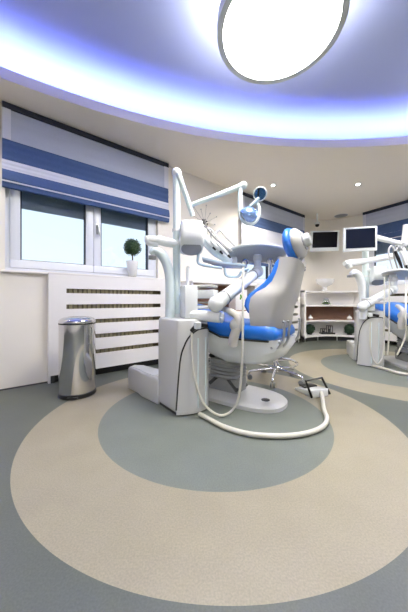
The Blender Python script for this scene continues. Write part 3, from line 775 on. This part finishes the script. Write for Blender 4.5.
# tower of flat arms on the cabinet
mb = MB(); c = W(188.5, 302, 2.13); lbox(mb, Matrix.Translation((c.x, c.y, 0)) @ Matrix.Rotation(R(20), 4, 'Z'), (0, 0, .885), (.11, .17, .27)); obj('tower', mb, plastic, u1, .012)
for z0, z1, x1, m, nm in ((1.0, 1.025, 213, plastic_grey, 'tray_lid'), (.912, .985, 214, plastic, 'tray_body'), (.873, .885, 212, mid_grey, 'tray_shelf'), (.828, .855, 210, plastic, 'tray_shelf')):
    a = W(191, 0, 2.1); b = W(x1, 0, 2.04); mb = MB(); d = Vector((b.x-a.x, b.y-a.y, 0)); n_ = Vector((-d.y, d.x, 0)).normalized()*.15
    mb.obox((a.x, a.y, z0), d, n_, (0, 0, z1-z0)); obj(nm, mb, m, u1, .01)
tube_part('tower_post', [W(187.5, 285, 2.13), W(187.5, 268, 2.13), W(189, 266.5, 2.13)], .014, plastic, u1, 0, 10)
tube_part('base_arm', [W(190, 314.5, 2.08), W(205, 316, 2.04), W(220.5, 317.5, 2.0)], [.036, .044, .044], plastic, u1, 0, 18)
mb = MB(); mb.tube([W(218, 311, 2.02), W(216, 302, 2.03)], .038, 16); mb.tube([W(222.5, 317.7, 2.0), W(223.2, 317.8, 1.998)], [.044, .036], 18); mb.ball(W(220.8, 318, 1.957), .006, 6); obj('arm_pivot', mb, plastic, u1)
near = [W(228, 251.5, 2.34), W(236, 248.6, 2.28), W(247, 246.4, 2.25), W(258, 245.6, 2.24), W(269, 246.4, 2.25), W(279, 248.4, 2.28), W(286, 250.5, 2.34)]
far = [W(230, 263, 2.60), W(245, 262.5, 2.61), W(258, 262.5, 2.62), W(271, 262.5, 2.61), W(286, 262, 2.60)]
unit_deck(u1, near, far, (W(216, 304, 1.98), W(257.5, 271.5, 2.43)))
# holders along the far edge of the board
for i, (px, py, kind) in enumerate(((234, 259, 0), (245.5, 261, 1), (270, 260.5, 1), (279.5, 259, 0))):
    q = W(px, py, 2.46)
    if kind == 0:
        mb = MB(); mb.lathe([(.028, -.06), (.034, -.01), (.028, .016), (.004, .026)], q, 16); obj('handpiece_socket', mb, plastic, u1)
    else:
        mb = MB(); mb.tube([q+Vector((-.028, 0, -.03)), q+Vector((-.02, 0, .012)), q+Vector((.02, 0, .012)), q+Vector((.028, 0, -.03))], .010, 8, 4)
        mb.tube([q+Vector((.0, 0, .0)), q+Vector((.006, .01, -.13))], .016, 10); obj('handpiece_holder', mb, chrome, u1)
# whip bridge with handpieces and hoses
wb = [W(201, 226, 2.3), W(206, 240, 2.3), W(216, 251, 2.32), W(231, 262, 2.36)]
mb = MB(); mb.tube(wb, [.03, .045, .05, .03], 12, 5); obj('whip_bridge', mb, plastic, u1)
for k, (a, b, c, d) in enumerate((((203, 229), (206, 227), (213, 236), (230, 252)), ((207, 231), (211, 229.5), (219, 240), (233, 252)), ((216, 234), (220, 230.5), (226, 237), (239, 250)), ((211, 233), (214, 232), (222, 245), (229, 255)))):
    D = 2.24+.03*k
    h = tube_part('whip_hose', [W(a[0], a[1]+6, D), W(*a, D), W(*b, D), W(*c, D), W(*d, D+.03)], .0075, mid_grey if k in (0, 3) else plastic_grey, u1, 6, 8)
for k, (a, b) in enumerate((((210, 240), (220, 251)), ((217, 243), (228, 255)), ((204, 237), (213, 247)))):
    hp = tube_part('handpiece', [W(*a, 2.2), W((a[0]+b[0])/2, (a[1]+b[1])/2, 2.2), W(*b, 2.21)], [.013, .017, .012], plastic, u1, 3, 10)
    mb = MB(); q = W(*b, 2.21); mb.tube([q, q+(W(*b, 2.21)-W(*a, 2.2)).normalized()*.035], [.0125, .008], 10); obj('handpiece_tip', mb, black, hp)
tr = [W(202, 259, 2.2), W(222, 263.5, 2.2), W(246, 266.5, 2.22), W(247, 269, 2.45), W(224, 268, 2.45), W(203, 262.5, 2.45)]
mb = MB(); mb.rings([tr, [p+Vector((0, 0, .018)) for p in tr]]); obj('glass_tray', mb, blue_glass, u1, .003)
tube_part('tray_handle', [W(198.5, 254, 2.2), W(198, 262, 2.2), W(203, 265, 2.2), W(222, 268, 2.2)], .012, blue_glass, u1, 4, 8)
tube_part('tray_handle', [W(225, 268, 2.2), W(225.5, 274, 2.2), W(229, 276.5, 2.2), W(238, 276.5, 2.2), W(242, 271, 2.2), W(248, 269, 2.24)], .012, blue_glass, u1, 4, 8)
# hoses
tube_part('supply_hose', [W(191.5, 333, 1.985), W(192, 352, 1.97), W(195, 378, 1.95), W(203, 402, 1.93), W(217, 414.5, 1.94), W(229, 413, 1.96), W(237, 402, 1.94), W(241, 380, 1.93), W(242.5, 345, 1.92), W(243, 300, 2.0), W(243.5, 266, 2.25), W(244, 262, 2.4)], .0095, hose_m, u1, 6, 8)

# ------------------------------------------------------------------ foot control
fc = Vector((1.03, 2.47, 0))
t = thing('foot_control', 'white foot control pedal with black wire handle on the floor behind the chair', 'foot pedal', fc)
bl = [Vector(p) for p in ((.985, 2.325, 0), (1.165, 2.385, 0), (1.10, 2.63, 0), (.91, 2.565, 0))]
mb = MB(); hts = (.075, .075, .03, .02)
mb.rings([[p for p in bl], [p+Vector((0, 0, h)) for p, h in zip(bl, hts)]]); obj('body', mb, plastic, t, .008)
mb = MB(); c = (bl[2]+bl[3])/2*.7+(bl[0]+bl[1])/2*.3; ax = (bl[3]-bl[2]).normalized(); ay = Vector((-ax.y, ax.x, 0))
mb.obox(c-ax*.075-ay*.04+Vector((0, 0, .048)), ax*.15, ay*.09, (0, 0, .016)); obj('pedal', mb, black, t, .006)
a, b_ = bl[0]+Vector((-.004, -.008, .0)), bl[1]+Vector((.012, .002, .02)); upv = Vector((-.045, .03, .155))
mb = MB(); mb.tube([a+Vector((0, 0, .012)), a+upv, b_+upv*.93+Vector((-.02, 0, 0)), b_], .0115, 8); obj('wire_handle', mb, black, t)
mb = MB(); q = (bl[0]+bl[1])/2
mb.tube([q+Vector((-.01, 0, .045)), q+Vector((.0, -.03, .04)), F(324, 412)+Vector((0, 0, .022)), F(327, 421)+Vector((0, 0, .02)), F(322, 430)+Vector((0, 0, .02)), F(305, 436.5)+Vector((0, 0, .02)), F(280, 439)+Vector((0, 0, .02)), F(250, 437)+Vector((0, 0, .02)), F(225, 430)+Vector((0, 0, .02)), F(208, 421)+Vector((0, 0, .02)), F(199.5, 416.5)+Vector((0, 0, .02))], .0165, 12, 6)
obj('hose', mb, hose_m, t)

# ------------------------------------------------------------------ stool
sc0 = Vector((.81, 2.88, 0))
t = thing('work_stool', 'round work stool on chrome castors with a foot ring behind the dental chair', 'stool', sc0)
mb = MB(); mb.lathe([(.04, .09), (.045, .13), (.028, .16), (.028, .36), (.018, .37), (.018, .55)], sc0, 20); obj('column', mb, chrome, t)
mb = MB()
ring = [sc0+Vector((.23*math.cos(2*PI*k/40), .23*math.sin(2*PI*k/40), .2)) for k in range(41)]
mb.tube(ring, .011, 8)
for k in range(3): 
    g_ = 2*PI*k/3+.5; mb.tube([sc0+Vector((.03*math.cos(g_), .03*math.sin(g_), .21)), sc0+Vector((.22*math.cos(g_), .22*math.sin(g_), .2))], .008, 8)
obj('foot_ring', mb, chrome, t)
for k in range(5):
    g_ = R(-112+72*k); d = Vector((math.cos(g_), math.sin(g_), 0))
    mb = MB(); mb.tube([sc0+d*.03+Vector((0, 0, .125)), sc0+d*.2+Vector((0, 0, .105)), sc0+d*.29+Vector((0, 0, .085)), sc0+d*.295+Vector((0, 0, .06))], [.018, .015, .013, .011], 10, 3); lg = obj('leg', mb, chrome, t)
    mb = MB(); n_ = Vector((-d.y, d.x, 0)); q = sc0+d*.29+Vector((0, 0, .029))
    for s_ in (-1, 1): mb.tube([q+n_*s_*.008, q+n_*s_*.026], .028, 14)
    obj('caster', mb, mid_grey, lg)
mb = MB(); mb.lathe([(.1, .545), (.15, .555), (.165, .58), (.165, .605), (.15, .625), (.004, .63)], sc0, 32); obj('seat', mb, blue_vinyl, t)

# ------------------------------------------------------------------ unit 2 (right)
U1 = Vector((2.345, 3.62, 0)); ROT = R(-62)
M2 = Matrix.Translation(U1) @ Matrix.Rotation(ROT, 4, 'Z') @ Matrix.Translation(-U0)
u2 = thing('dental_unit', 'white dental unit carrying a monitor, in front of the far window', 'dental unit', U1, ROT, 'dental treatment units')
unit_cabinet(u2, M2)
D2 = 3.6
q = W(365.5, 0, D2)
mb = MB(); mb.tube([(q.x, q.y, ZT-.02), (q.x, q.y, W(0, 231, D2).z)], .042, 18); pole = obj('pole', mb, pale_metal, u2)
mb = MB(); mb.tube([(q.x, q.y, ZT), (q.x, q.y, ZT+.03)], .055, 18); z = W(0, 277, D2).z; mb.tube([(q.x, q.y, z), (q.x, q.y, z+.02)], .047, 18); obj('pole_collar', mb, plastic, pole)
mc = W(359.7, 239.3, 3.47); MM = Matrix.Translation(mc) @ Matrix.Rotation(R(-14), 4, 'Z')
mb = MB(); lbox(mb, MM, (0, 0, 0), (.405, .05, .325)); mo = obj('monitor', mb, plastic, u2, .008)
mb = MB(); lbox(mb, MM, (0, -.0265, .008), (.355, .005, .265)); obj('display', mb, screen_b, mo)
mb = MB(); lbox(mb, MM, (.03, .05, 0), (.1, .06, .1)); obj('monitor_mount', mb, mid_grey, mo)
tube_part('lamp_arm', [W(366, 235.5, D2), W(376, 237.5, 3.55), W(392, 241.5, 3.45), W(403, 244, 3.4)], [.04, .04, .034, .03], plastic, u2, 0, 14)
mb = MB(); mb.ball(W(404, 243.5, 3.4), .05, 14); mb.tube([W(404, 244, 3.4), W(406, 225, 3.4)], .035, 12); mb.tube([W(404, 244, 3.4), W(404, 262, 3.4)], .022, 12); obj('lamp_arm_joint', mb, plastic, u2)
tube_part('assistant_arm', [W(347, 263.5, 3.5), W(356, 262.3, 3.52), W(366, 261, 3.58), W(393, 256.5, 3.5)], [.05, .045, .042, .042], plastic, u2, 0, 14)
mb = MB(); mb.tube([W(344.5, 263.5, 3.48), W(347.5, 264, 3.5), W(350, 268, 3.5)], [.03, .05, .035], 12, 3); obj('assistant_arm_end', mb, plastic, u2)
tube_part('spout', [W(351, 274.5, 3.5), W(354, 272.5, 3.5), W(358, 275, 3.52), W(361.5, 284, 3.54), W(362.5, 297, 3.56), W(362.5, 309, 3.57)], [.03, .045, .05, .05, .045, .045], plastic, u2, 5, 14)
mb = MB(); mb.lathe([(.04, 0), (.045, .01), (.045, .03), (.03, .035)], W(350.5, 277.5, 3.5), 16); obj('spout_nozzle', mb, mid_grey, u2)
control_head(u2, W(378.5, 274.5, 3.5), .95, R(-10))
tube_part('head_arm', [W(366, 270, D2), W(377, 272, 3.5)], .035, plastic, u2, 0, 12)
mb = MB(); c = W(366, 0, 3.5); mb.box((c.x, c.y, .80), (.2, .2, .09), R(-30)); obj('tower', mb, plastic, u2, .015)
for z0, z1 in ((.85, .875), (.90, .925)):
    a = W(366, 0, 3.42); mb = MB(); mb.box((a.x+.1, a.y, (z0+z1)/2), (.25, .16, z1-z0), R(-12)); obj('tray_shelf', mb, plastic_grey, u2, .008)
near = [W(381.5, 275, 3.36), W(386, 272.6, 3.3), W(394, 271, 3.25), W(402, 270.5, 3.22), W(412, 271.5, 3.22), W(420, 274, 3.26)]
far = [W(385, 277.6, 3.6), W(394, 279.8, 3.62), W(404, 280, 3.62), W(412, 279.5, 3.6), W(421, 277, 3.56)]
unit_deck(u2, near, far, (W(362.5, 306.5, 3.4), W(393, 289, 3.38)), .045)
mb = MB(); mb.ball(W(362.5, 307, 3.42), .062, 16); mb.tube([W(363, 307, 3.42), W(363, 318, 3.46)], .05, 14); obj('arm_pivot', mb, plastic, u2)
for k in range(4):
    x0 = 389+5.0*k-(2 if k > 1 else 0); D = 3.34
    tube_part('whip_hose', [W(x0+4, 270, D), W(x0+.5, 258, D), W(x0-.5, 250, D), W(x0+2, 246, D), W(x0+5, 249, D), W(x0+11, 262, D)], .010, mid_grey if k % 2 else plastic_grey, u2, 6, 8)
    hp = tube_part('handpiece', [W(x0+6, 251, D-.02), W(x0+9, 258, D-.02), W(x0+12, 265, D-.02)], [.016, .022, .015], plastic if k else black, u2, 3, 10)
    mb = MB(); mb.tube([W(x0+12, 265, D-.02), W(x0+13.5, 269, D-.02)], [.015, .009], 8); obj('handpiece_tip', mb, black, hp)
for px, x1, D in ((384.5, 384, 3.28), (389.5, 387.5, 3.28), (406, 397, 2.98)):
    tube_part('supply_hose', [W(px, 277, 3.33), W(px-.3, 310, D), W(px-.5, 335, D), W(x1, 355, D)], .009, hose_m, u2, 5, 8)
tube_part('floor_hose', [F(372, 367)+Vector((0, 0, .02)), F(385, 370.5)+Vector((0, 0, .02)), F(400, 375)+Vector((0, 0, .02)), F(425, 378)+Vector((0, 0, .02))], .018, hose_m, u2, 5, 8)
tube_part('hose_loop', [W(370.5, 322, 3.42), W(370, 340, 3.38), W(372, 356, 3.33), W(377, 364, 3.32), W(382, 358, 3.34), W(383.5, 340, 3.4)], .009, hose_m, u2, 5, 8)

# ------------------------------------------------------------------ sky light
w = bpy.data.worlds.new('sky'); bpy.context.scene.world = w; w.use_nodes = True
nt = w.node_tree; bg = nt.nodes['Background']
tc = nt.nodes.new('ShaderNodeTexCoord'); sx = nt.nodes.new('ShaderNodeSeparateXYZ'); cr = nt.nodes.new('ShaderNodeValToRGB')
nt.links.new(tc.outputs['Generated'], sx.inputs[0]); nt.links.new(sx.outputs['Z'], cr.inputs[0])
cr.color_ramp.elements[0].position = 0; cr.color_ramp.elements[0].color = (.84, .92, 1, 1)
cr.color_ramp.elements[1].position = .6; cr.color_ramp.elements[1].color = (.62, .8, 1, 1)
nt.links.new(cr.outputs[0], bg.inputs[0]); bg.inputs[1].default_value = .95

# ------------------------------------------------------------------ camera
cd = bpy.data.cameras.new('camera'); co = bpy.data.objects.new('camera', cd); C.objects.link(co)
co.location = (0, 0, H); co.rotation_euler = (PI/2, 0, 0); cd.sensor_fit = 'AUTO'; cd.sensor_width = 36; cd.lens = 15; cd.shift_y = -6/612; cd.clip_start = .02
S = bpy.context.scene; S.camera = co
S.view_settings.view_transform = 'Standard'; S.view_settings.look = 'None'; S.view_settings.gamma = 1; S.view_settings.use_curve_mapping = False
S.view_settings.exposure = .62
S.cycles.use_denoising = True
S.cycles.max_bounces = 10; S.cycles.diffuse_bounces = 6; S.cycles.sample_clamp_indirect = 6; S.cycles.caustics_reflective = False; S.cycles.caustics_refractive = False
